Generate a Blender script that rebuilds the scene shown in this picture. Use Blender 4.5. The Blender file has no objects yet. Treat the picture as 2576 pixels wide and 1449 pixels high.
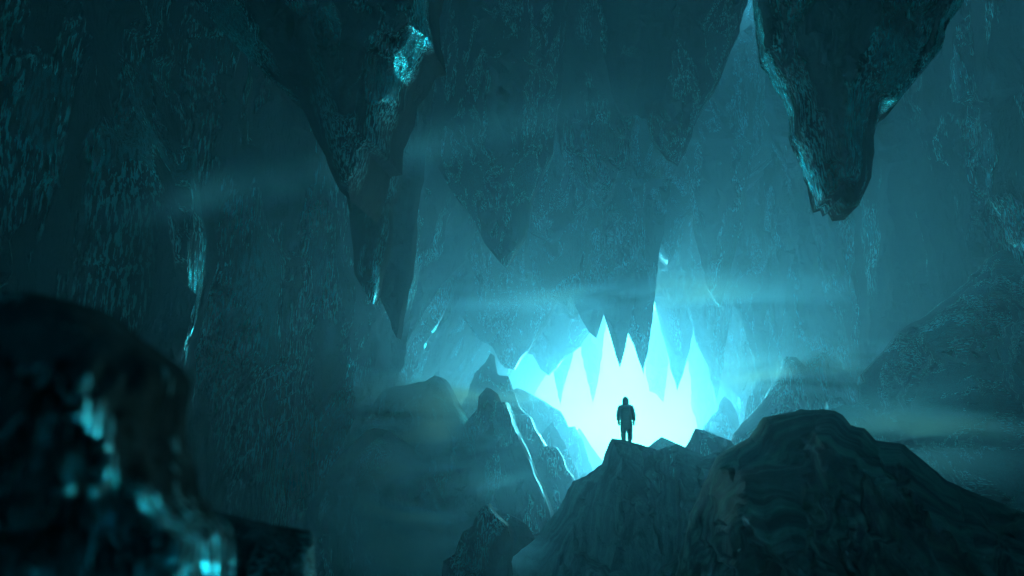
import bpy, bmesh, math, random
import numpy as np
from mathutils import Vector, Matrix, noise, geometry

random.seed(7)
rng = np.random.default_rng(7)
C = bpy.context.scene.collection
SC = bpy.context.scene

# ------------------------------------------------------------------ camera
K = 0.485                          # metres per layout unit
LEDGE_Y = 52
FPX = 1717.0                       # focal length in units of a 2576 px wide picture
PSI, THE = math.radians(9.74), math.radians(12.5)
fwd = Vector((-math.sin(PSI) * math.cos(THE), math.cos(PSI) * math.cos(THE), math.sin(THE)))
rgt = Vector((math.cos(PSI), math.sin(PSI), 0))
upv = rgt.cross(fwd)


def P(px, py, Y):
    d = fwd + rgt * ((px - 1288) / FPX) + upv * ((724.5 - py) / FPX)
    return d * (Y / d.y)


cd = bpy.data.cameras.new('camera')
cam = bpy.data.objects.new('camera', cd)
C.objects.link(cam)
cam.matrix_world = Matrix((rgt, upv, -fwd)).transposed().to_4x4()
cd.sensor_width = 36
cd.lens = 24
cd.clip_start = 0.05
cd.clip_end = 3000
cd.dof.use_dof = True
cd.dof.focus_distance = 26
cd.dof.aperture_fstop = 0.9
SC.camera = cam


# ------------------------------------------------------------------ materials
def rock_material(name, dark, light, scale=1.0, bump=0.9, spec=1.0, gl=0.5, grain=(1.0, 1.0, 0.16), rot=(0.1, 0.16, 0), band=(0.38, 0.64), pt=0.47):
    m = bpy.data.materials.new(name)
    m.use_nodes = True
    nt = m.node_tree
    N, L = nt.nodes, nt.links
    b = N['Principled BSDF']
    tc = N.new('ShaderNodeTexCoord')
    oi = N.new('ShaderNodeObjectInfo')
    ad = N.new('ShaderNodeVectorMath'); ad.operation = 'ADD'
    mu = N.new('ShaderNodeVectorMath'); mu.operation = 'SCALE'; mu.inputs['Scale'].default_value = 91.0
    cx = N.new('ShaderNodeCombineXYZ')
    for k in range(3):
        L.new(oi.outputs['Random'], cx.inputs[k])
    L.new(cx.outputs[0], mu.inputs[0])
    L.new(tc.outputs['Object'], ad.inputs[0]); L.new(mu.outputs[0], ad.inputs[1])

    def mapped(sc):
        mp = N.new('ShaderNodeMapping')
        mp.inputs['Scale'].default_value = [s * scale for s in sc]
        mp.inputs['Rotation'].default_value = rot
        L.new(ad.outputs[0], mp.inputs['Vector'])
        return mp.outputs[0]

    def nz(vec, sc, det, rough, dist):
        n = N.new('ShaderNodeTexNoise')
        n.inputs['Scale'].default_value = sc
        n.inputs['Detail'].default_value = det
        n.inputs['Roughness'].default_value = rough
        n.inputs['Distortion'].default_value = dist
        L.new(vec, n.inputs['Vector'])
        return n.outputs['Fac']

    def ramp(fac, a, bb, c0=(0, 0, 0, 1), c1=(1, 1, 1, 1)):
        r = N.new('ShaderNodeValToRGB')
        r.color_ramp.elements[0].position = a; r.color_ramp.elements[0].color = c0
        r.color_ramp.elements[1].position = bb; r.color_ramp.elements[1].color = c1
        L.new(fac, r.inputs['Fac'])
        return r.outputs[0]

    flow = nz(mapped(grain), 0.55, 9, 0.62, 2.2)      # long marbled flow bands
    fine = nz(mapped([g * (3 if g >= 1 else 2.8) for g in grain]), 1.6, 7, 0.7, 0.8)        # fine striation
    lump = nz(mapped((1.0, 1.0, 0.6)), 0.5, 6, 0.55, 0.4)
    wet = nz(mapped([g if g >= 1 else 1.9 * g for g in grain]), 0.45, 6, 0.65, 0.4)
    col = ramp(flow, band[0], band[1], (*dark, 1), (*light, 1))
    mx = N.new('ShaderNodeMix'); mx.data_type = 'RGBA'; mx.blend_type = 'MULTIPLY'
    mx.inputs['Factor'].default_value = 0.7
    L.new(col, mx.inputs['A']); L.new(ramp(fine, 0.3, 0.62, (0.35, 0.35, 0.35, 1), (1.2, 1.2, 1.2, 1)), mx.inputs['B'])
    L.new(mx.outputs['Result'], b.inputs['Base Color'])
    def rng_(fac, lo, hi, t0, t1):
        rr = N.new('ShaderNodeMapRange')
        rr.inputs['From Min'].default_value = lo; rr.inputs['From Max'].default_value = hi
        rr.inputs['To Min'].default_value = t0; rr.inputs['To Max'].default_value = t1
        L.new(fac, rr.inputs['Value'])
        return rr.outputs[0]
    glint_speck = nz(mapped([4 * g if g >= 1 else 3.2 * g for g in grain]), 5.0, 3, 0.6, 0.0)
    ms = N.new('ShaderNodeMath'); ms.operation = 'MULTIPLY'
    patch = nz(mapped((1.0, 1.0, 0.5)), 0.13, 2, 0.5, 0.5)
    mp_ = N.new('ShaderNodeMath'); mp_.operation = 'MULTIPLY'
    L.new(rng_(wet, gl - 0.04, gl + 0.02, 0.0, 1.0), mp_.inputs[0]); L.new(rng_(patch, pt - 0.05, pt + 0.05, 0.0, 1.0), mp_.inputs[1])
    L.new(mp_.outputs[0], ms.inputs[0]); L.new(rng_(glint_speck, 0.52, 0.55, 0.0, 1.0), ms.inputs[1])
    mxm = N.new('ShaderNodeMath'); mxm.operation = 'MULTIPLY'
    L.new(mp_.outputs[0], mxm.inputs[0]); L.new(rng_(glint_speck, 0.47, 0.52, 0.0, 1.0), mxm.inputs[1])
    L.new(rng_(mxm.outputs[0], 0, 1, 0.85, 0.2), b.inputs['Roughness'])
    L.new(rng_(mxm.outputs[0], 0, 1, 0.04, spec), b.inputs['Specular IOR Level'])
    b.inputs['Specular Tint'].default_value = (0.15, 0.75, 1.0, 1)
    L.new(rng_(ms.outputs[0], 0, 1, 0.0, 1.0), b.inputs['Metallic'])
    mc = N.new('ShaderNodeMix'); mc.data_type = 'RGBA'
    L.new(ms.outputs[0], mc.inputs['Factor']); L.new(mx.outputs['Result'], mc.inputs['A']); mc.inputs['B'].default_value = (0.2, 0.95, 1.0, 1)  # glints painted in: bright cyan metallic specks in the base colour
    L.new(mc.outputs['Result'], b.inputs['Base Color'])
    amp = rng_(mp_.outputs[0], 0, 1, 0.2, 2.0)
    h1 = N.new('ShaderNodeMath'); h1.operation = 'MULTIPLY_ADD'
    L.new(fine, h1.inputs[0]); L.new(amp, h1.inputs[1]); L.new(lump, h1.inputs[2])
    bp = N.new('ShaderNodeBump'); bp.inputs['Strength'].default_value = bump
    bp.inputs['Distance'].default_value = 1.3 / scale
    L.new(h1.outputs[0], bp.inputs['Height'])
    L.new(bp.outputs[0], b.inputs['Normal'])
    return m


DK, LT = (0.0015, 0.0035, 0.0045), (0.010, 0.020, 0.021)
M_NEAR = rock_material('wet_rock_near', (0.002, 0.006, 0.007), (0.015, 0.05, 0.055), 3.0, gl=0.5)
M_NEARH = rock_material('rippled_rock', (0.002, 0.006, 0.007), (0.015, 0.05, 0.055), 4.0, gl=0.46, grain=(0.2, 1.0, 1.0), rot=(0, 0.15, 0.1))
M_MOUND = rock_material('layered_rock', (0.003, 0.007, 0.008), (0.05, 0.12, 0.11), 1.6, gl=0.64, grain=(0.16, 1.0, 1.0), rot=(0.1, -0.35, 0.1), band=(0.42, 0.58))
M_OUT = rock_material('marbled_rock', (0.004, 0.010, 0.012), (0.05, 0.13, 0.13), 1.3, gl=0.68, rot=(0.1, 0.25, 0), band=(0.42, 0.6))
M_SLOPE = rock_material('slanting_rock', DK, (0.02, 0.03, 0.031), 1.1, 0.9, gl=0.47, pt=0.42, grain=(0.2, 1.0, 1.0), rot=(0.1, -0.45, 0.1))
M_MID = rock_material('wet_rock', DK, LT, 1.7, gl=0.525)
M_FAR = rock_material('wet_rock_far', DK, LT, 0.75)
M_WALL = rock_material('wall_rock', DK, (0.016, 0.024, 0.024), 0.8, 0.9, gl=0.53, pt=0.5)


def simple(name, col, rough=0.8):
    m = bpy.data.materials.new(name); m.use_nodes = True
    nt = m.node_tree; b = nt.nodes['Principled BSDF']
    n = nt.nodes.new('ShaderNodeTexNoise'); n.inputs['Scale'].default_value = 22; n.inputs['Detail'].default_value = 6
    r = nt.nodes.new('ShaderNodeValToRGB')
    r.color_ramp.elements[0].color = [c * 0.6 for c in col] + [1]
    r.color_ramp.elements[1].color = [c * 1.4 for c in col] + [1]
    nt.links.new(n.outputs['Fac'], r.inputs['Fac']); nt.links.new(r.outputs[0], b.inputs['Base Color'])
    b.inputs['Roughness'].default_value = rough
    return m


# ------------------------------------------------------------------ rock builder
def fbm(x, y, z, o=4):
    v, a, f = 0.0, 1.0, 1.0
    for _ in range(o):
        v += a * noise.noise((x * f, y * f, z * f)); a *= 0.5; f *= 2.1
    return v


def ridge(x, y, z, o=3):
    v, a, f = 0.0, 1.0, 1.0
    for _ in range(o):
        v += a * (1 - 2 * abs(noise.noise((x * f, y * f, z * f)))); a *= 0.5; f *= 2.0
    return v


def rock(name, label, cat, poly, Y, T=None, rim=None, n=44, mat=None, fold=0.35, group=None, seed=0, drop=0.0, jit=0.012, hang=False, flank=0.35):
    """A solid rock: its outline stands at distance Y, its faces bulge toward and away from the viewer side."""
    Y = Y * K
    if T is not None: T = T * K
    if rim is not None: rim = rim * K
    pts = [P(px, py, Y) for px, py in poly]
    xz = np.array([(p.x, p.z) for p in pts])
    size = max(np.ptp(xz[:, 0]), np.ptp(xz[:, 1]))
    w = min(np.ptp(xz[:, 0]), np.ptp(xz[:, 1]))
    s = size / n
    r = random.Random(seed * 31 + len(poly) + len(label))
    ring = []
    k = len(xz)
    for i in range(k):
        a, b = xz[i], xz[(i + 1) % k]
        m = max(1, int(np.linalg.norm(b - a) / s))
        nrm = np.array([-(b - a)[1], (b - a)[0]])
        for j in range(m):
            t = j / m
            q = a + (b - a) * t
            if j:
                q = q + nrm * r.uniform(-1, 1) * jit + nrm / (np.linalg.norm(nrm) + 1e-9) * s * 0.22 * noise.noise((q[0] / s * .6, q[1] / s * .6, seed))
            ring.append(q)
    ring = np.array(ring)
    nb = len(ring)
    A, B = ring, np.roll(ring, -1, axis=0)
    lo, hi = ring.min(0), ring.max(0)
    gx, gz = np.meshgrid(np.arange(lo[0], hi[0], s), np.arange(lo[1], hi[1], s))
    g = np.stack([gx.ravel(), gz.ravel()], 1)
    g += rng.uniform(-0.33, 0.33, g.shape) * s

    def dist(q):
        ab = B - A
        t = np.clip(((q[:, None] - A) * ab).sum(2) / ((ab * ab).sum(1) + 1e-12), 0, 1)
        return np.sqrt((((A + ab * t[..., None]) - q[:, None]) ** 2).sum(2)).min(1)

    x, z = g[:, 0], g[:, 1]
    ins = np.zeros(len(g), bool)
    for (x0, z0), (x1, z1) in zip(A, B):
        c = ((z0 > z) != (z1 > z))
        with np.errstate(divide='ignore', invalid='ignore'):
            ins ^= c & (x < (x1 - x0) * (z - z0) / (z1 - z0) + x0)
    g = g[ins]
    d = dist(g)
    keep = d > 0.45 * s
    g, d = g[keep], d[keep]
    vin = [Vector(q) for q in ring] + [Vector(q) for q in g]
    ev = [(i, (i + 1) % nb) for i in range(nb)]
    vo, eo, fo, ov, _, _ = geometry.delaunay_2d_cdt(vin, ev, [], 1, 1e-7)
    q = np.array([(v.x, v.y) for v in vo])
    dd = dist(q)
    src = [o[0] if o else -1 for o in ov]
    onb = np.array([0 <= t < nb for t in src])
    dd[onb] = 0
    R = dd.max()
    if T is None:
        T = w * 0.28
    if rim is None:
        rim = w * 0.18
    prof = np.clip(dd / R, 0, 1)
    prof = 0.55 * prof ** 0.55 + 0.45 * prof
    sc = 3.2 / w
    fr, bk = [], []
    for i, (u, v) in enumerate(q):
        e = min(1.0, dd[i] / (0.25 * R))
        nn = 0.0
        if dd[i] > 0:
            nn = (0.35 * ridge(u * sc, seed * 7.7, v * sc * 0.3) + 0.12 * fbm(u * sc * 2.2, seed * 3.1, v * sc * 1.3) + 1.3 * (chisel(u * sc * 1.1, seed * 5.3, v * sc * 0.6) - .6) + 0.5 * (chisel(u * sc * 2.9, seed * 2.3, v * sc * 1.3) - .6)) * fold * T * e
        yf = -T * prof[i] - nn
        du = dv = 0
        # keep the outline where it stands when the front bulges toward the viewer
        kf = 1 + yf / Y * (1 - 0.5 * prof[i] ** 2)
        fr.append((u * kf, Y + yf, v * kf))
        yb = rim + T * 0.8 * prof[i]
        kb = 1 + (1 - flank) * yb / Y * (1 - prof[i])
        bk.append((u * kb, Y + yb, v * kb - (drop if v > lo[1] + 0.5 * (hi[1] - lo[1]) else 0)))
    nv = len(q)
    verts = fr + bk
    faces = []
    for f in fo:
        a, b, c = f[0], f[1], f[2]
        va, vb, vc = q[a], q[b], q[c]
        area = (vb[0] - va[0]) * (vc[1] - va[1]) - (vb[1] - va[1]) * (vc[0] - va[0])
        ff = list(f) if area > 0 else list(f)[::-1]
        faces.append(ff)
        faces.append([i + nv for i in ff[::-1]])
    bedges = {}
    for f in fo:
        m = len(f)
        for i in range(m):
            e = (f[i], f[(i + 1) % m])
            bedges[e] = 1
    for f in fo:
        va, vb, vc = q[f[0]], q[f[1]], q[f[2]]
        area = (vb[0] - va[0]) * (vc[1] - va[1]) - (vb[1] - va[1]) * (vc[0] - va[0])
        m = len(f)
        for i in range(m):
            a, b = f[i], f[(i + 1) % m]
            if (b, a) not in bedges:
                faces.append([b, a, a + nv, b + nv] if area > 0 else [a, b, b + nv, a + nv])
    va = np.array(verts)
    org = Vector(((va[:, 0].min() + va[:, 0].max()) / 2, Y, va[:, 2].max() if hang else va[:, 2].min()))
    me = bpy.data.meshes.new(name)
    me.from_pydata([tuple(Vector(v) - org) for v in verts], [], faces)
    me.polygons.foreach_set('use_smooth', [True] * len(me.polygons))
    bm = bmesh.new(); bm.from_mesh(me); bmesh.ops.recalc_face_normals(bm, faces=bm.faces); bm.to_mesh(me); bm.free()
    me.update()
    me.set_sharp_from_angle(angle=math.radians(24))
    o = bpy.data.objects.new(name, me); C.objects.link(o)
    o.location = org
    me.materials.append(mat or M_MID)
    o['label'] = label; o['category'] = cat
    if group: o['group'] = group
    return o


# ------------------------------------------------------------------ setting: walls, floor, roof behind the viewer
def struct(o, kind='structure'):
    o['kind'] = kind
    return o


def grid_obj(name, fn, nu, nv, mat):
    vs = [tuple(K * c for c in fn(i / nu, j / nv)) for i in range(nu + 1) for j in range(nv + 1)]
    fs = [(i * (nv + 1) + j, (i + 1) * (nv + 1) + j, (i + 1) * (nv + 1) + j + 1, i * (nv + 1) + j + 1) for i in range(nu) for j in range(nv)]
    me = bpy.data.meshes.new(name); me.from_pydata(vs, [], fs)
    me.polygons.foreach_set('use_smooth', [True] * len(fs)); me.update()
    me.set_sharp_from_angle(angle=math.radians(34))
    me.materials.append(mat)
    o = bpy.data.objects.new(name, me); C.objects.link(o)
    return o


def chisel(x, y, z):
    d, p = noise.voronoi((x, y, z))
    c = p[0]
    k = noise.cell_vector(c * 7.3)
    return k[0] + (x - c[0]) * (k[1] - .5) * 1.6 + (z - c[2]) * (k[2] - .5) * 1.6


def fin(t, s, z):
    """saw-toothed rib: rises slowly toward the viewer and drops steeply on the side that looks down the cave"""
    f = t + 0.35 * noise.noise((t * .7, z, s)) + 1.3 * noise.noise((s, z * .6, t * .2))
    k = math.floor(f)
    h = 0.5 + 0.5 * noise.noise((k * 3.7 + .3, z * 1.4, s))
    q = f - k
    return h * (1 - q / 0.72 if q < 0.72 else (q - 0.72) / 0.28)


def wall_noise(y, z, s, amp):
    y2 = y + 6 * noise.noise((y * .03, z * .03, s + 9))
    z2 = z + 5 * noise.noise((y * .05, z * .03, s + 19))
    big = ridge(y2 * .022, s, z * .009, 2) * 3.5
    cut = chisel(y2 * .075, s, z2 * .028) * 2.6 + chisel(y2 * .2, s + 5, z2 * .07) * 1.7
    fins = fin(y2 * .075 + z * .006, s + 3, z * .02) * 2.4 + fin(y2 * .21 - z * .012, s + 8, z * .045) * 0.9
    mid = ridge(y2 * .11 + z * .012, s + 4, z * .022, 3) * 1.0
    led = fbm(y * .05, s + 2, z * .16, 3) * 0.8
    return (big + mid + led + cut + fins - 3.0) * amp


def left_wall(u, v):
    y = -30 + 330 * u ** 1.25
    z = -45 + 190 * v
    x = -27 - 14 * min(1, max(0, (y - 75) / 110)) - 0.2 * max(0, z - 8) * max(0, 1 - y / 75) + wall_noise(y, z, 1.7, 1.0) + 14 * max(0, (-20 - z) / 25) + 14 * max(0, u - 0.6) - 0.62 * max(0, 34 - max(z, -14)) * min(1, max(0, (y - 54) / 60))
    return (x, y, z)


def right_wall(u, v):
    y = -30 + 330 * u ** 1.25
    z = -45 + 190 * v
    x = 33 + 4 * min(1, max(0, (y - 80) / 120)) - wall_noise(y, z, 12.3, 1.0) - 14 * max(0, (-10 - z) / 35) - 18 * max(0, u - 0.55)
    return (x, y, z)


def floor_fn(u, v):
    x = -75 + 150 * u
    y = -30 + 330 * v
    return (x, y, -38 + 5 * fbm(x * .03, y * .03, 5.5) + 2 * ridge(x * .06, y * .05, 2.2, 2))


struct(grid_obj('cave_wall_left', left_wall, 520, 240, M_WALL))
struct(grid_obj('cave_wall_right', right_wall, 520, 240, M_WALL))
struct(grid_obj('cave_floor', floor_fn, 60, 110, M_WALL))


def back_fn(u, v):
    a = -math.pi * u                       # a shell behind the viewer, kept low so sky light enters above
    return (60 * math.cos(a) , -14 + 22 * math.sin(a) + 3 * fbm(u * 6, v * 4, 1), -45 + 62 * v)


struct(grid_obj('cave_wall_rear', back_fn, 40, 24, M_WALL))


def roof_fn(u, v):
    x = -64 + 128 * u
    y = 10 + 60 * v                        # unseen gap left behind the viewer, added to let sky light in
    return (x, y, 24 + 0.64 * max(0, y) + 4 * fbm(x * .05, y * .05, 8))


struct(grid_obj('cave_roof', roof_fn, 40, 24, M_WALL))

# ------------------------------------------------------------------ near rocks
rock('boulder', 'large dark out of focus boulder filling the lower left corner', 'boulder',
     [(-500, 728), (0, 735), (80, 738), (150, 750), (190, 770), (240, 815), (300, 860), (370, 910), (390, 945), (385, 1000), (375, 1060), (380, 1130),
      (400, 1190), (415, 1260), (440, 1300), (480, 1330), (500, 1370), (498, 1449), (480, 1750), (-500, 1750)], 3.2, T=0.9, rim=0.32, mat=M_NEAR, n=60, seed=1, flank=0.95)
rock('ledge_rock', 'low layered rock ledge beside the out of focus boulder, cut by the bottom edge', 'rock ledge',
     [(400, 1250), (560, 1290), (620, 1305), (700, 1322), (750, 1330), (785, 1340), (790, 1380), (792, 1449), (800, 1750), (400, 1750)], 7, mat=M_NEARH, seed=2, flank=0.05, fold=.8)
rock('rock_mound', 'broad dark banded rock mound at lower right, in front of the ledge with the person', 'rock mound',
     [(1805, 1152), (1850, 1122), (1890, 1099), (1925, 1049), (1977, 1039), (2017, 1029), (2100, 1033), (2120, 1044), (2140, 1069), (2175, 1077), (2202, 1107),
      (2272, 1117), (2317, 1154), (2382, 1209), (2437, 1234), (2576, 1289), (2950, 1420), (2950, 1900), (1650, 1900), (1690, 1500), (1740, 1290)], 21, T=6.0, rim=4, mat=M_MOUND, n=90, seed=3, fold=.6, flank=.1)
rock('rock_outcrop', 'steep pointed rock outcrop the person is standing on', 'outcrop',
     [(1200, 1800), (1269, 1449), (1294, 1370), (1359, 1337), (1382, 1307), (1409, 1275), (1441, 1210), (1474, 1197), (1514, 1167), (1526, 1130), (1539, 1103),
      (1559, 1105), (1579, 1109), (1609, 1117), (1639, 1127), (1654, 1132), (1704, 1116), (1717, 1122), (1770, 1147), (1805, 1137), (1900, 1180), (2000, 1800)],
     LEDGE_Y, T=6.5, rim=3.6, mat=M_OUT, n=64, seed=4, fold=.5, drop=0.26)

# ------------------------------------------------------------------ stalagmites and hills
def peak(label, poly, Y, seed, mat=None, name='stalagmite', cat='stalagmite', **k):
    return rock(name, label, cat, poly, Y, mat=mat or (M_MID if Y < 75 else M_FAR), seed=seed, n=k.pop('n', 36), **k)


peak('small sharp stalagmite with glinting right side, at the bottom edge left of the outcrop',
     [(1080, 1800), (1111, 1449), (1115, 1412), (1144, 1394), (1164, 1337), (1189, 1322), (1201, 1289), (1226, 1269), (1241, 1292), (1259, 1309), (1276, 1324), (1288, 1369), (1274, 1449), (1262, 1800)], 31, 5, flank=0.95)
peak('short blunt stalagmite tucked between the small sharp one and the outcrop',
     [(1230, 1800), (1240, 1330), (1259, 1315), (1274, 1293), (1299, 1304), (1326, 1322), (1339, 1344), (1345, 1356), (1290, 1400), (1280, 1800)], 39, 6)
peak('dark rounded boulder hill rising out of the mist on the left',
     [(700, 1700), (765, 1300), (800, 1230), (845, 1160), (859, 1142), (889, 1114), (924, 1082), (941, 1077), (974, 1084), (989, 1099), (1009, 1109), (1029, 1129), (1050, 1155), (1085, 1210), (1130, 1300), (1170, 1700)], 49, 7, jit=.03, name='rock_hill', cat='rock hill')
peak('tall steep stalagmite with hooked tip and glinting right slope, left of the person',
     [(1060, 1700), (1120, 1250), (1148, 1150), (1159, 1109), (1169, 1064), (1201, 1029), (1204, 997), (1224, 974), (1241, 987), (1251, 1010), (1271, 1012), (1284, 1044), (1289, 1069), (1309, 1114), (1334, 1169), (1359, 1224), (1384, 1294), (1405, 1400), (1440, 1700)], 58, 8, flank=0.95)
peak('pale notched pinnacle standing behind the hooked stalagmite',
     [(1120, 1400), (1150, 1050), (1179, 984), (1194, 939), (1219, 914), (1234, 888), (1241, 894), (1249, 939), (1254, 944), (1276, 946), (1289, 979), (1300, 1010), (1340, 1100), (1400, 1400)], 100, 9)
peak('slanted peak with bright specks along its right edge, left of the notched pinnacle',
     [(860, 1500), (900, 1080), (954, 994), (971, 977), (1010, 970), (1069, 959), (1094, 944), (1104, 949), (1124, 979), (1139, 1009), (1154, 1039), (1166, 1059), (1200, 1150), (1260, 1500)], 62, 10, flank=0.95)
peak('stepped ridge falling to the right behind the hooked stalagmite',
     [(1230, 1500), (1260, 1040), (1284, 1024), (1309, 1029), (1334, 1049), (1346, 1079), (1364, 1109), (1390, 1170), (1420, 1250), (1460, 1500)], 88, 11, name='rock_ridge', cat='rock ridge', flank=0.95)
peak('blunt square topped stalagmite close left of the outcrop',
     [(1310, 1600), (1340, 1190), (1359, 1124), (1379, 1122), (1401, 1127), (1416, 1149), (1424, 1179), (1441, 1199), (1470, 1280), (1500, 1600)], 82, 12)
peak('small pale peak on the slope left of the bright opening',
     [(1330, 1500), (1350, 1110), (1372, 1080), (1389, 1061), (1404, 1089), (1425, 1125), (1450, 1180), (1500, 1500)], 125, 13)
peak('long pale ridge sloping down into the bright opening',
     [(1240, 1400), (1280, 985), (1300, 975), (1324, 984), (1359, 1004), (1384, 1019), (1409, 1034), (1431, 1074), (1446, 1072), (1462, 1100), (1489, 1174), (1530, 1400)], 165, 14, name='rock_ridge', cat='rock ridge')
peak('faintest last peak left of the person in the bright opening',
     [(1400, 1400), (1440, 1100), (1457, 1076), (1479, 1109), (1504, 1144), (1530, 1180), (1580, 1400)], 215, 15)
peak('low pale triangular peak just right of the person',
     [(1560, 1400), (1600, 1145), (1629, 1124), (1664, 1099), (1690, 1110), (1712, 1120), (1760, 1180), (1800, 1400)], 82, 16)
peak('low dark wedge shaped peak between the person and the mound',
     [(1680, 1500), (1715, 1140), (1732, 1114), (1750, 1078), (1772, 1082), (1807, 1097), (1837, 1107), (1870, 1150), (1950, 1500)], 68, 17)
peak('faint rounded stalagmite right of the bright opening',
     [(1720, 1400), (1760, 1090), (1772, 1074), (1792, 1044), (1805, 1034), (1810, 1014), (1822, 997), (1837, 1007), (1852, 1034), (1862, 1069), (1900, 1400)], 150, 18)
peak('knobbly twin topped stalagmite with glinting face, behind the wide right hill',
     [(1830, 1400), (1860, 1090), (1867, 1074), (1882, 1004), (1900, 974), (1902, 954), (1924, 939), (1930, 934), (1937, 944), (1942, 969), (1960, 1040), (2000, 1400)], 120, 19)
peak('wide hazy hill with a flat top behind the dark mound',
     [(1780, 1500), (1847, 1092), (1882, 1054), (1912, 1019), (1937, 979), (1962, 944), (1972, 904), (1979, 897), (2002, 898), (2017, 912), (2050, 940), (2100, 1050), (2200, 1500)], 80, 20, name='rock_hill', cat='rock hill')
peak('hazy hill with a gabled top above the dark mound',
     [(1930, 1500), (1990, 1000), (2024, 930), (2029, 909), (2070, 885), (2087, 899), (2104, 914), (2110, 924), (2132, 934), (2170, 990), (2250, 1150), (2330, 1500)], 86, 21, name='rock_hill', cat='rock hill')
peak('flat shouldered rock behind the right side of the dark mound',
     [(2030, 1500), (2072, 1050), (2079, 1010), (2140, 1022), (2160, 1010), (2187, 1029), (2222, 1044), (2235, 1074), (2260, 1140), (2340, 1500)], 62, 22, name='rock_hill', cat='rock hill')
peak('huge rough rock slope along the right edge, streaked with glints',
     [(2060, 1700), (2130, 1150), (2182, 930), (2232, 879), (2252, 849), (2282, 819), (2337, 789), (2417, 724), (2500, 640), (2576, 590), (2900, 420), (3000, 1700)], 62, 23, name='rock_slope', cat='rock slope', n=90, T=10, rim=10, fold=1.2, jit=.03, flank=.1, mat=M_SLOPE)

# ------------------------------------------------------------------ hanging rocks
def hang(label, poly, Y, seed, mat=None, name='stalactite', cat='stalactite', **k):
    return rock(name, label, cat, poly, Y, mat=mat or (M_MID if Y < 70 else M_FAR), seed=seed, n=k.pop('n', 44), hang=True, **k)


hang('huge dark stalactite hanging at upper right with a ragged tip',
     [(1870, -420), (1905, -100), (1924, 50), (1932, 108), (1952, 130), (1967, 160), (1992, 200), (2007, 240), (2012, 315), (2042, 375), (2062, 445), (2075, 498), (2095, 492), (2101, 508), (2115, 498), (2127, 520),
      (2160, 516), (2172, 490), (2192, 445), (2200, 385), (2198, 342), (2210, 300), (2222, 254), (2237, 254), (2247, 257), (2267, 245), (2317, 180), (2370, 120), (2382, 65), (2425, 0), (2560, -420)], 22, 30, n=60, fold=.3, flank=0.95)
hang('huge dark hanging rock at upper left with a bright jagged right edge',
     [(250, -420), (400, -120), (490, 0), (560, 80), (612, 132), (680, 195), (740, 225), (752, 245), (755, 260), (800, 360), (855, 480), (880, 503), (900, 450), (918, 375), (950, 370), (955, 300), (985, 235), (995, 180),
      (1022, 150), (1045, 100), (1075, 95), (1070, 60), (1060, 20), (1055, -60), (1130, -420)], 21, 31, n=60, name='hanging_rock', cat='hanging rock', fold=.3, flank=0.95)
hang('narrow dark stalactite with glinting right edge, directly below the huge left hanging rock',
     [(860, 150), (868, 420), (874, 510), (885, 600), (892, 690), (935, 762), (950, 695), (965, 650), (975, 590), (975, 510), (990, 490), (1000, 440), (1030, 400), (1045, 380), (1060, 150), (1070, -100), (900, -100)], 31, 32, flank=0.95)
hang('thin pointed stalactite with a glinting seam, right of the narrow dark one',
     [(915, 100), (925, 600), (960, 760), (998, 850), (1005, 800), (1018, 730), (1030, 690), (1038, 600), (1042, 520), (1058, 420), (1085, 200), (1095, -100), (930, -100)], 40, 33, flank=0.95)
hang('broad curtain of rock with a crooked point, left of centre near the top',
     [(1030, -420), (1050, 200), (1080, 350), (1100, 420), (1149, 500), (1184, 540), (1219, 612), (1254, 655), (1272, 672), (1290, 640), (1320, 590), (1335, 500), (1390, 380), (1420, 100), (1440, -420)], 60, 34, name='rock_curtain', cat='rock curtain')
hang('ragged rock curtain ending in a low step, under the broad crooked one',
     [(1200, 250), (1230, 400), (1290, 560), (1349, 590), (1384, 610), (1404, 595), (1429, 555), (1439, 557), (1480, 520), (1530, 350), (1540, 250)], 104, 35, name='rock_curtain', cat='rock curtain')
hang('blocky rock curtain with a flat notched bottom, above the centre',
     [(1330, -420), (1360, 200), (1420, 400), (1474, 467), (1494, 477), (1511, 472), (1536, 475), (1551, 440), (1556, 427), (1576, 422), (1584, 390), (1605, 200), (1640, -420)], 76, 36, name='rock_curtain', cat='rock curtain')
hang('short hanging block with a flat toothed bottom at the top centre',
     [(1480, -420), (1510, 100), (1545, 250), (1561, 282), (1576, 287), (1604, 282), (1614, 292), (1631, 292), (1641, 257), (1669, 240), (1690, 150), (1710, -420)], 58, 37, name='rock_curtain', cat='rock curtain')
hang('long leaning stalactite with a snub tip, right of the toothed block',
     [(1560, -420), (1590, 150), (1639, 345), (1659, 370), (1679, 395), (1706, 410), (1717, 387), (1727, 375), (1747, 310), (1767, 270), (1800, 220), (1850, 100), (1888, -20), (1930, -420)], 66, 38)
hang('small rock curtain with a blunt lip between the low step and the centre',
     [(1330, 0), (1400, 420), (1450, 520), (1509, 545), (1541, 548), (1552, 530), (1580, 500), (1640, 350), (1680, 0)], 125, 39, name='rock_curtain', cat='rock curtain')
hang('wide pale rock curtain with one hooked point above the opening',
     [(1150, 200), (1240, 330), (1420, 560), (1560, 640), (1659, 637), (1681, 657), (1701, 622), (1704, 590), (1718, 560), (1760, 520), (1840, 500), (1960, 400), (2050, -420), (1860, -420), (1790, 60), (1600, 160)], 150, 40, name='rock_curtain', cat='rock curtain')
hang('short stubby stalactite at the left end of the row over the opening',
     [(1300, 400), (1340, 690), (1389, 749), (1409, 759), (1426, 769), (1434, 739), (1455, 690), (1500, 400)], 122, 41, n=30)
hang('leftmost of the three sharp fangs over the opening, the shortest of them',
     [(1400, 450), (1430, 730), (1446, 769), (1481, 834), (1500, 850), (1509, 819), (1516, 799), (1540, 700), (1570, 450)], 128, 42, n=30)
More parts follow.
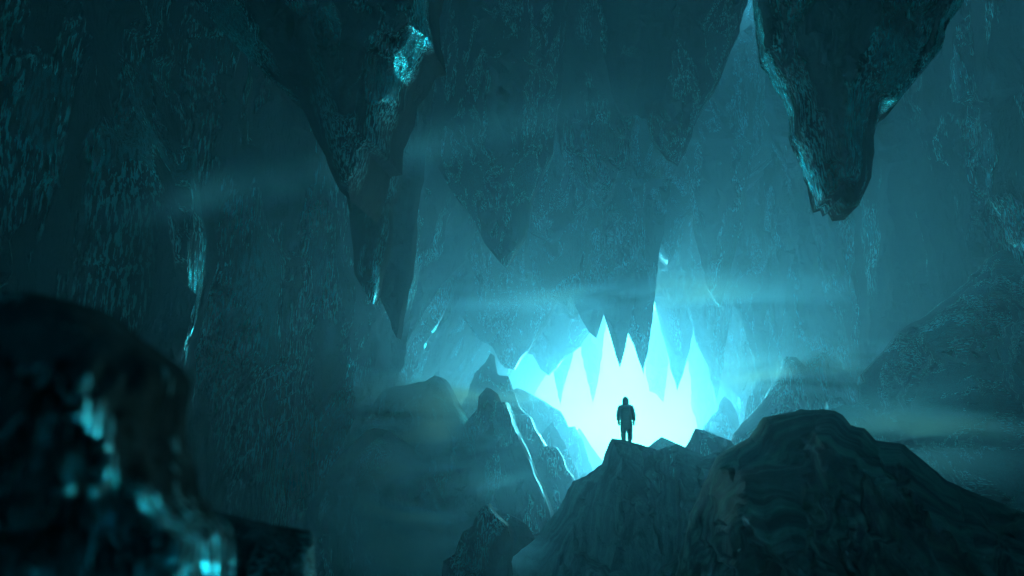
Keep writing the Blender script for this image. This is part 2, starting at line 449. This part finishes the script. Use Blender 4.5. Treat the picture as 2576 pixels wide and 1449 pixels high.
hang('middle one of the three sharp fangs over the opening',
     [(1470, 450), (1500, 730), (1524, 809), (1549, 894), (1559, 924), (1564, 909), (1579, 842), (1600, 720), (1620, 450)], 124, 43, n=30)
hang('rightmost and longest of the three sharp fangs over the opening',
     [(1520, 450), (1560, 760), (1584, 847), (1601, 889), (1619, 942), (1624, 904), (1636, 844), (1649, 730), (1657, 640), (1690, 450)], 132, 44, n=30)
hang('slim pointed stalactite right of the fangs',
     [(1720, 350), (1750, 600), (1782, 724), (1795, 749), (1810, 770), (1817, 754), (1828, 715), (1860, 600), (1900, 350)], 118, 45, n=30)
hang('pale stalactite whose tip hangs lower than the fangs, right of them',
     [(1600, 450), (1640, 700), (1649, 769), (1659, 809), (1679, 884), (1704, 982), (1717, 945), (1735, 880), (1765, 700), (1800, 450)], 185, 46, n=30)
hang('pale wide stalactite reaching lowest on the right of the opening',
     [(1690, 400), (1730, 780), (1755, 868), (1765, 885), (1782, 924), (1802, 1004), (1806, 994), (1822, 899), (1840, 800), (1900, 400)], 180, 47, n=30)
for i, (lab, poly, Y) in enumerate([
    ('very faint needle in the bright opening above the long pale ridge', [(1440, 780), (1479, 964), (1491, 1014), (1504, 960), (1530, 780)], 250),
    ('faint wide tooth at the left side of the bright opening', [(1370, 760), (1395, 950), (1409, 1019), (1422, 960), (1440, 900), (1470, 760)], 240),
    ('faint double toothed stalactite above and right of the person', [(1600, 780), (1634, 984), (1650, 990), (1669, 1012), (1676, 960), (1700, 780)], 270)]):
    hang(lab, poly, Y, 48 + i, n=24)
hang('hazy overhanging rock lip with two blunt teeth, left of the opening',
     [(1080, 500), (1150, 780), (1200, 850), (1239, 874), (1258, 912), (1269, 924), (1294, 929), (1309, 899), (1330, 880), (1400, 760), (1440, 500)], 140, 52, name='rock_overhang', cat='overhang')
hang('pale overhanging rock lip forming the upper left rim of the opening',
     [(1180, 500), (1250, 850), (1320, 885), (1339, 890), (1359, 929), (1379, 944), (1399, 924), (1424, 894), (1459, 869), (1481, 834), (1540, 700), (1580, 500)], 185, 53, name='rock_overhang', cat='overhang')

# ------------------------------------------------------------------ the person
def tube(bm, pts, rad, n=12, flat=None):
    """closed tapered limb through pts; rad: radius or (rx, ry) per point"""
    rings = []
    for i, p in enumerate(pts):
        p = Vector(p)
        t = (Vector(pts[min(i + 1, len(pts) - 1)]) - Vector(pts[max(i - 1, 0)])).normalized()
        a = t.cross(Vector((0, 1, 0)))
        if a.length < 0.15: a = t.cross(Vector((1, 0, 0)))
        a.normalize(); b = a.cross(t).normalized()
        rx, ry = rad[i] if isinstance(rad[i], tuple) else (rad[i], rad[i])
        rings.append([bm.verts.new(p + a * rx * math.cos(2 * math.pi * k / n) + b * ry * math.sin(2 * math.pi * k / n)) for k in range(n)])
    for r0, r1 in zip(rings, rings[1:]):
        for k in range(n):
            bm.faces.new((r0[k], r0[(k + 1) % n], r1[(k + 1) % n], r1[k]))
    bm.faces.new(rings[0][::-1]); bm.faces.new(rings[-1])


def ball(bm, c, r):
    bmesh.ops.create_uvsphere(bm, u_segments=14, v_segments=10, radius=1, matrix=Matrix.Translation(c) @ Matrix.Diagonal((*r, 1)))


def fused(name, bm, mat, parent, voxel=0.012, smooth=3, grow=0.0):
    """several closed limbs melted into one continuous surface"""
    bmesh.ops.recalc_face_normals(bm, faces=bm.faces)
    tmp = bpy.data.meshes.new(name); bm.to_mesh(tmp); bm.free()
    o = bpy.data.objects.new(name, tmp); C.objects.link(o)
    m = o.modifiers.new('r', 'REMESH'); m.mode = 'VOXEL'; m.voxel_size = voxel; m.use_smooth_shade = True
    if smooth:
        sm = o.modifiers.new('s', 'SMOOTH'); sm.iterations = smooth; sm.factor = 0.5
    bpy.context.view_layer.update()
    ev = o.evaluated_get(bpy.context.evaluated_depsgraph_get())
    me = bpy.data.meshes.new_from_object(ev)
    o.modifiers.clear(); o.data = me; me.name = name
    if grow:
        ns = [v.normal.copy() for v in me.vertices]
        for v, n_ in zip(me.vertices, ns): v.co += n_ * grow
    me.materials.clear(); me.materials.append(mat)
    o.parent = parent
    return o


M_SKIN = simple('skin', (0.16, 0.11, 0.09), 0.6)
M_JACKET = simple('jacket_cloth', (0.022, 0.026, 0.028), 0.85)
M_TROUSER = simple('trouser_cloth', (0.018, 0.02, 0.022), 0.9)
M_BOOT = simple('boot_leather', (0.012, 0.012, 0.012), 0.6)
M_PACK = simple('pack_nylon', (0.035, 0.04, 0.042), 0.55)

Yp = LEDGE_Y * K + 1.15
foot = P(1577, 1110, Yp)
from mathutils.bvhtree import BVHTree
oc = bpy.data.objects['rock_outcrop']
bv = BVHTree.FromPolygons([v.co + oc.location for v in oc.data.vertices], [list(p.vertices) for p in oc.data.polygons])
hits = [bv.ray_cast(Vector((foot.x + dx, Yp + .05, 30)), Vector((0, 0, -1)))[0].z for dx in (-.11, .11)]
STAND_Z = sum(hits) / 2 - .015
print('STAND', hits)
base = Vector((foot.x, Yp, STAND_Z))
person = bpy.data.objects.new('person', None); C.objects.link(person)
person.location = base
person['label'] = 'person in hooded jacket and baggy trousers standing with back turned on the rock outcrop'
person['category'] = 'person'

bm = bmesh.new()
tube(bm, [(0, 0, .90), (0, 0, 1.05), (0, -.01, 1.22), (0, 0, 1.40), (0, 0, 1.47)], [(.15, .10), (.135, .095), (.15, .105), (.165, .10), (.09, .06)], 16)
tube(bm, [(0, 0, 1.44), (0, .015, 1.53), (0, .03, 1.60)], [.058, .055, .055])
ball(bm, (0, .035, 1.665), (.076, .095, .115)); ball(bm, (0, .075, 1.605), (.05, .05, .045))
tube(bm, [(0, .125, 1.68), (0, .148, 1.655), (0, .125, 1.64)], [.009, .014, .008], 8)          # nose
for sx in (-1, 1):
    ball(bm, (sx * .078, .03, 1.66), (.012, .022, .032))                                       # ear
    ball(bm, (sx * .03, .118, 1.685), (.014, .012, .009))                                      # eye
    ball(bm, (sx * .016, .128, 1.615), (.018, .008, .006))                                     # lips
    tube(bm, [(sx * .15, 0, 1.43), (sx * .205, 0, 1.40), (sx * .245, -.01, 1.25), (sx * .262, .0, 1.14), (sx * .272, .03, 1.0), (sx * .275, .05, .91)],
         [.06, .06, .05, .043, .036, .027])
    tube(bm, [(sx * .085, 0, .92), (sx * .10, .01, .72), (sx * .10, .015, .50), (sx * .10, -.01, .32), (sx * .105, -.015, .09)], [.092, .082, .058, .056, .04])
    tube(bm, [(sx * .105, -.045, .05), (sx * .112, .06, .045), (sx * .12, .16, .03)], [.04, .042, .03])
    # hand: palm, four bent fingers of unequal length, thumb; turned so its back shows from behind
    def H(w, d, z):
        return (sx * (.278 + w * .80 - d * .55), .06 + w * .6 + d * .75, z)
    tube(bm, [H(0, 0, .945), H(0, 0, .90), H(.0, .002, .835)], [.03, (.047, .028), (.05, .022)], 12)
    for k, (w, ln) in enumerate(((-.037, .066), (-.012, .085), (.013, .092), (.038, .08))):
        tube(bm, [H(w, .002, .845), H(w, .008, .84 - ln * .5), H(w, .024, .84 - ln * .85), H(w, .042, .84 - ln)], [.0125, .012, .011, .009], 8)
    tube(bm, [H(-.035, .005, .90), H(-.062, .016, .872), H(-.07, .03, .84), H(-.066, .042, .815)], [.016, .014, .0125, .0095], 8)
fused('body', bm, M_SKIN, person, 0.0065, 1, 0.002)

bm = bmesh.new()                                                                               # jacket with the hood up
tube(bm, [(0, 0, .80), (0, 0, .86), (0, 0, 1.0), (0, -.01, 1.2), (0, -.005, 1.36), (0, 0, 1.46), (0, .005, 1.53)],
     [(.205, .14), (.21, .145), (.195, .14), (.205, .145), (.225, .14), (.17, .11), (.09, .085)], 20)
tube(bm, [(0, .0, 1.48), (0, -.005, 1.55), (0, -.005, 1.62), (0, -.005, 1.70), (0, .01, 1.765), (0, .03, 1.80)],
     [(.095, .09), (.116, .112), (.12, .12), (.112, .12), (.08, .09), (.03, .035)], 18)
for sx in (-1, 1):
    tube(bm, [(sx * .12, 0, 1.43), (sx * .20, 0, 1.415), (sx * .248, -.01, 1.28), (sx * .268, -.005, 1.16), (sx * .285, .01, 1.12), (sx * .276, .03, 1.05), (sx * .284, .04, .965), (sx * .28, .047, .945)],
         [.092, .092, .08, .074, .072, .064, .064, .05])
    ball(bm, (sx * .293, .0, 1.15), (.03, .05, .03)); ball(bm, (sx * .296, .04, .975), (.028, .045, .022))
jk = fused('jacket', bm, M_JACKET, person, 0.011, 2, 0.012)

bm = bmesh.new()                                                                               # baggy trousers gathered at the knee and boot
tube(bm, [(0, 0, .98), (0, 0, .88), (0, 0, .76), (0, 0, .66), (0, 0, .60)], [(.165, .12), (.19, .135), (.198, .14), (.17, .13), (.09, .09)], 18)
for sx in (-1, 1):
    tube(bm, [(sx * .09, 0, .86), (sx * .105, .01, .70), (sx * .115, .02, .58), (sx * .112, .02, .52), (sx * .112, .015, .47), (sx * .12, 0, .42), (sx * .118, -.01, .33), (sx * .112, -.012, .25), (sx * .108, -.012, .2)],
         [.118, .115, .105, .10, .086, .094, .09, .08, .07])
    ball(bm, (sx * .175, .01, .535), (.035, .05, .02)); ball(bm, (sx * .06, .02, .50), (.04, .05, .018)); ball(bm, (sx * .178, -.01, .40), (.028, .05, .03))
fused('trousers', bm, M_TROUSER, person, 0.011, 2, 0.012)
for sx in (-1, 1):
    bm = bmesh.new()
    tube(bm, [(sx * .108, -.015, .27), (sx * .11, -.015, .16), (sx * .11, -.02, .07), (sx * .11, -.02, .0)], [.066, .06, .06, .058])
    tube(bm, [(sx * .11, -.06, .045), (sx * .115, .05, .05), (sx * .122, .15, .04), (sx * .126, .2, .032)], [(.05, .045), (.052, .05), (.05, .04), (.03, .028)])
    tube(bm, [(sx * .11, -.085, .012), (sx * .115, .05, .012), (sx * .125, .215, .012)], [(.05, .012), (.056, .012), (.04, .012)])
    fused('boot', bm, M_BOOT, person, 0.009, 1, 0.006)


def rbox(bm, c, s, r=.02):
    g = bmesh.ops.create_cube(bm, size=1, matrix=Matrix.Translation(c) @ Matrix.Diagonal((*s, 1)))
    es = list({e for v in g['verts'] for e in v.link_edges})
    bmesh.ops.bevel(bm, geom=es, offset=r, segments=3, affect='EDGES', profile=.6)


def mesh_obj(name, bm, mat, parent):
    me = bpy.data.meshes.new(name); bm.to_mesh(me); bm.free()
    me.polygons.foreach_set('use_smooth', [True] * len(me.polygons)); me.materials.append(mat)
    o = bpy.data.objects.new(name, me); C.objects.link(o); o.parent = parent
    return o


pack = bpy.data.objects.new('backpack', None); C.objects.link(pack)
pack.location = base + Vector((0.01, -.19, 1.06))
pack['label'] = 'small dark backpack worn on the back of the standing person'; pack['category'] = 'backpack'
bm = bmesh.new(); rbox(bm, (0, 0, .17), (.28, .13, .36), .045); mesh_obj('pack_bag', bm, M_PACK, pack)
bm = bmesh.new(); rbox(bm, (0, -.012, .335), (.265, .15, .07), .03); mesh_obj('pack_flap', bm, M_PACK, pack)
bm = bmesh.new(); rbox(bm, (0, -.078, .11), (.2, .05, .16), .02); mesh_obj('pack_pocket', bm, M_PACK, pack)
for sx in (-1, 1):
    bm = bmesh.new()
    tube(bm, [(sx * .10, .05, .32), (sx * .115, .10, .415), (sx * .12, .2, .42), (sx * .12, .335, .33), (sx * .14, .335, .14), (sx * .18, .2, .02), (sx * .13, .05, .02)], [(.022, .007)] * 7, 8)
    mesh_obj('strap', bm, M_PACK, pack)


# ------------------------------------------------------------------ air
me = bpy.data.meshes.new('haze')
bm = bmesh.new(); bmesh.ops.create_cube(bm, size=1); bm.to_mesh(me); bm.free()
hz = bpy.data.objects.new('haze', me); C.objects.link(hz)
hz.scale = (190 * K, 350 * K, 220 * K); hz.location = (0, 130 * K, 55 * K)
struct(hz, 'stuff')
hm = bpy.data.materials.new('haze_air'); hm.use_nodes = True
hn = hm.node_tree; hn.nodes.clear()
ho = hn.nodes.new('ShaderNodeOutputMaterial'); pv = hn.nodes.new('ShaderNodeVolumePrincipled')
pv.inputs['Color'].default_value = (0.40, 0.76, 1.0, 1)
pv.inputs['Absorption Color'].default_value = (1, 1, 1, 1)
pv.inputs['Density'].default_value = 0.0048 / K
pv.inputs['Anisotropy'].default_value = 0.54
hn.links.new(pv.outputs[0], ho.inputs['Volume'])
me.materials.append(hm)


def mist(label, px, py, Y, sx, sy, sz, dens, seed, tilt=0.0, stretch=3.0):
    """one soft bank of mist: a flattened closed lens holding a cloudy volume"""
    c = P(px, py, Y * K)
    me = bpy.data.meshes.new('mist')
    bm = bmesh.new(); bmesh.ops.create_icosphere(bm, subdivisions=3, radius=1)
    for v in bm.verts:
        v.co = Vector((v.co.x * sx * K, v.co.y * sy * K, v.co.z * sz * K))
    bm.to_mesh(me); bm.free()
    o = bpy.data.objects.new('mist', me); C.objects.link(o)
    o.location = c; o.rotation_euler = (0, tilt, 0)
    o['label'] = label; o['kind'] = 'stuff'
    m = bpy.data.materials.new('mist_air'); m.use_nodes = True
    nt = m.node_tree; N, L = nt.nodes, nt.links; N.clear()
    out = N.new('ShaderNodeOutputMaterial'); pv = N.new('ShaderNodeVolumePrincipled')
    pv.inputs['Color'].default_value = (0.3, 0.72, 1.0, 1); pv.inputs['Absorption Color'].default_value = (1, 1, 1, 1)
    pv.inputs['Anisotropy'].default_value = 0.3
    tc = N.new('ShaderNodeTexCoord')
    mp = N.new('ShaderNodeMapping'); mp.inputs['Scale'].default_value = (1 / (sx * K), 1 / (sy * K), 1 / (sz * K))
    L.new(tc.outputs['Object'], mp.inputs['Vector'])
    gr = N.new('ShaderNodeTexGradient'); gr.gradient_type = 'QUADRATIC_SPHERE'; L.new(mp.outputs[0], gr.inputs['Vector'])
    m2 = N.new('ShaderNodeMapping'); m2.inputs['Scale'].default_value = (1 / stretch, 1 / stretch, 1); m2.inputs['Location'].default_value = (seed * 7.3, seed * 3.1, seed)
    L.new(tc.outputs['Object'], m2.inputs['Vector'])
    nz = N.new('ShaderNodeTexNoise'); nz.inputs['Scale'].default_value = 0.55; nz.inputs['Detail'].default_value = 5; nz.inputs['Distortion'].default_value = 0.8
    L.new(m2.outputs[0], nz.inputs['Vector'])
    rp = N.new('ShaderNodeMapRange'); rp.inputs['From Min'].default_value = 0.40; rp.inputs['From Max'].default_value = 0.72; rp.inputs['To Max'].default_value = dens / K
    L.new(nz.outputs['Fac'], rp.inputs['Value'])
    mu = N.new('ShaderNodeMath'); mu.operation = 'MULTIPLY'; L.new(gr.outputs['Fac'], mu.inputs[0]); L.new(rp.outputs[0], mu.inputs[1])
    L.new(mu.outputs[0], pv.inputs['Density']); L.new(pv.outputs[0], out.inputs['Volume'])
    me.materials.append(m)
    return o


mist('cloudy mist bank lying low in front of the stalagmites on the left', 1090, 1290, 42, 9.5, 5, 5.5, 6.5, 1, stretch=2.5)
mist('thin mist streak crossing the slanted peak', 1150, 1010, 62, 15, 5, 2.2, 1.6, 2, 0.04)
mist('mist layer hanging level across the middle of the cave', 1600, 738, 105, 64, 8, 4.0, 0.7, 3, stretch=6)
mist('mist bank drifting in front of the hills on the right', 2130, 935, 76, 24, 4, 4, 1.6, 4, stretch=4)
mist('pale mist patch behind the dark rounded hill on the left', 960, 1090, 54, 13, 4, 6, 2.6, 9, stretch=4)
mist('soft mist patch low on the right slope', 2330, 1090, 34, 7, 3, 3, 2.2, 5)
mist('long faint mist band rising across the upper left wall', 880, 405, 25, 16, 2, 1.5, 1.5, 6, -0.15, stretch=4)
SC.cycles.volume_step_rate = 3
SC.cycles.volume_max_steps = 96

# ------------------------------------------------------------------ light
SKY_TINT = (0.012, 0.66, 0.62, 1)
SUN_EL, SUN_AZ = math.radians(15), math.radians(0)      # low, shining in through the far opening
sd = bpy.data.lights.new('sun', 'SUN'); so = bpy.data.objects.new('sun', sd); C.objects.link(so)
sd.energy = 5; sd.angle = math.radians(42); sd.color = (0.115, 0.66, 1.0)
tosun = Vector((math.sin(SUN_AZ) * math.cos(SUN_EL), math.cos(SUN_AZ) * math.cos(SUN_EL), math.sin(SUN_EL)))
so.rotation_euler = tosun.to_track_quat('Z', 'Y').to_euler()
w = bpy.data.worlds.new('World'); SC.world = w; w.use_nodes = True
wn = w.node_tree
bg = wn.nodes['Background']
sky = wn.nodes.new('ShaderNodeTexSky'); sky.sky_type = 'NISHITA'; sky.sun_disc = False
sky.sun_elevation = SUN_EL; sky.sun_rotation = SUN_AZ
tint = wn.nodes.new('ShaderNodeMix'); tint.data_type = 'RGBA'; tint.blend_type = 'MULTIPLY'; tint.inputs['Factor'].default_value = 1
tint.inputs['B'].default_value = SKY_TINT
wn.links.new(sky.outputs[0], tint.inputs['A']); wn.links.new(tint.outputs['Result'], bg.inputs['Color'])
bg.inputs['Strength'].default_value = 0.032

SC.view_settings.view_transform = 'Standard'
SC.view_settings.look = 'None'
SC.view_settings.exposure = 3.5
SC.render.engine = 'CYCLES'
cy = SC.cycles
cy.max_bounces = 4; cy.diffuse_bounces = 2; cy.glossy_bounces = 2; cy.volume_bounces = 1; cy.transmission_bounces = 0
cy.sample_clamp_indirect = 3
cy.use_denoising = True
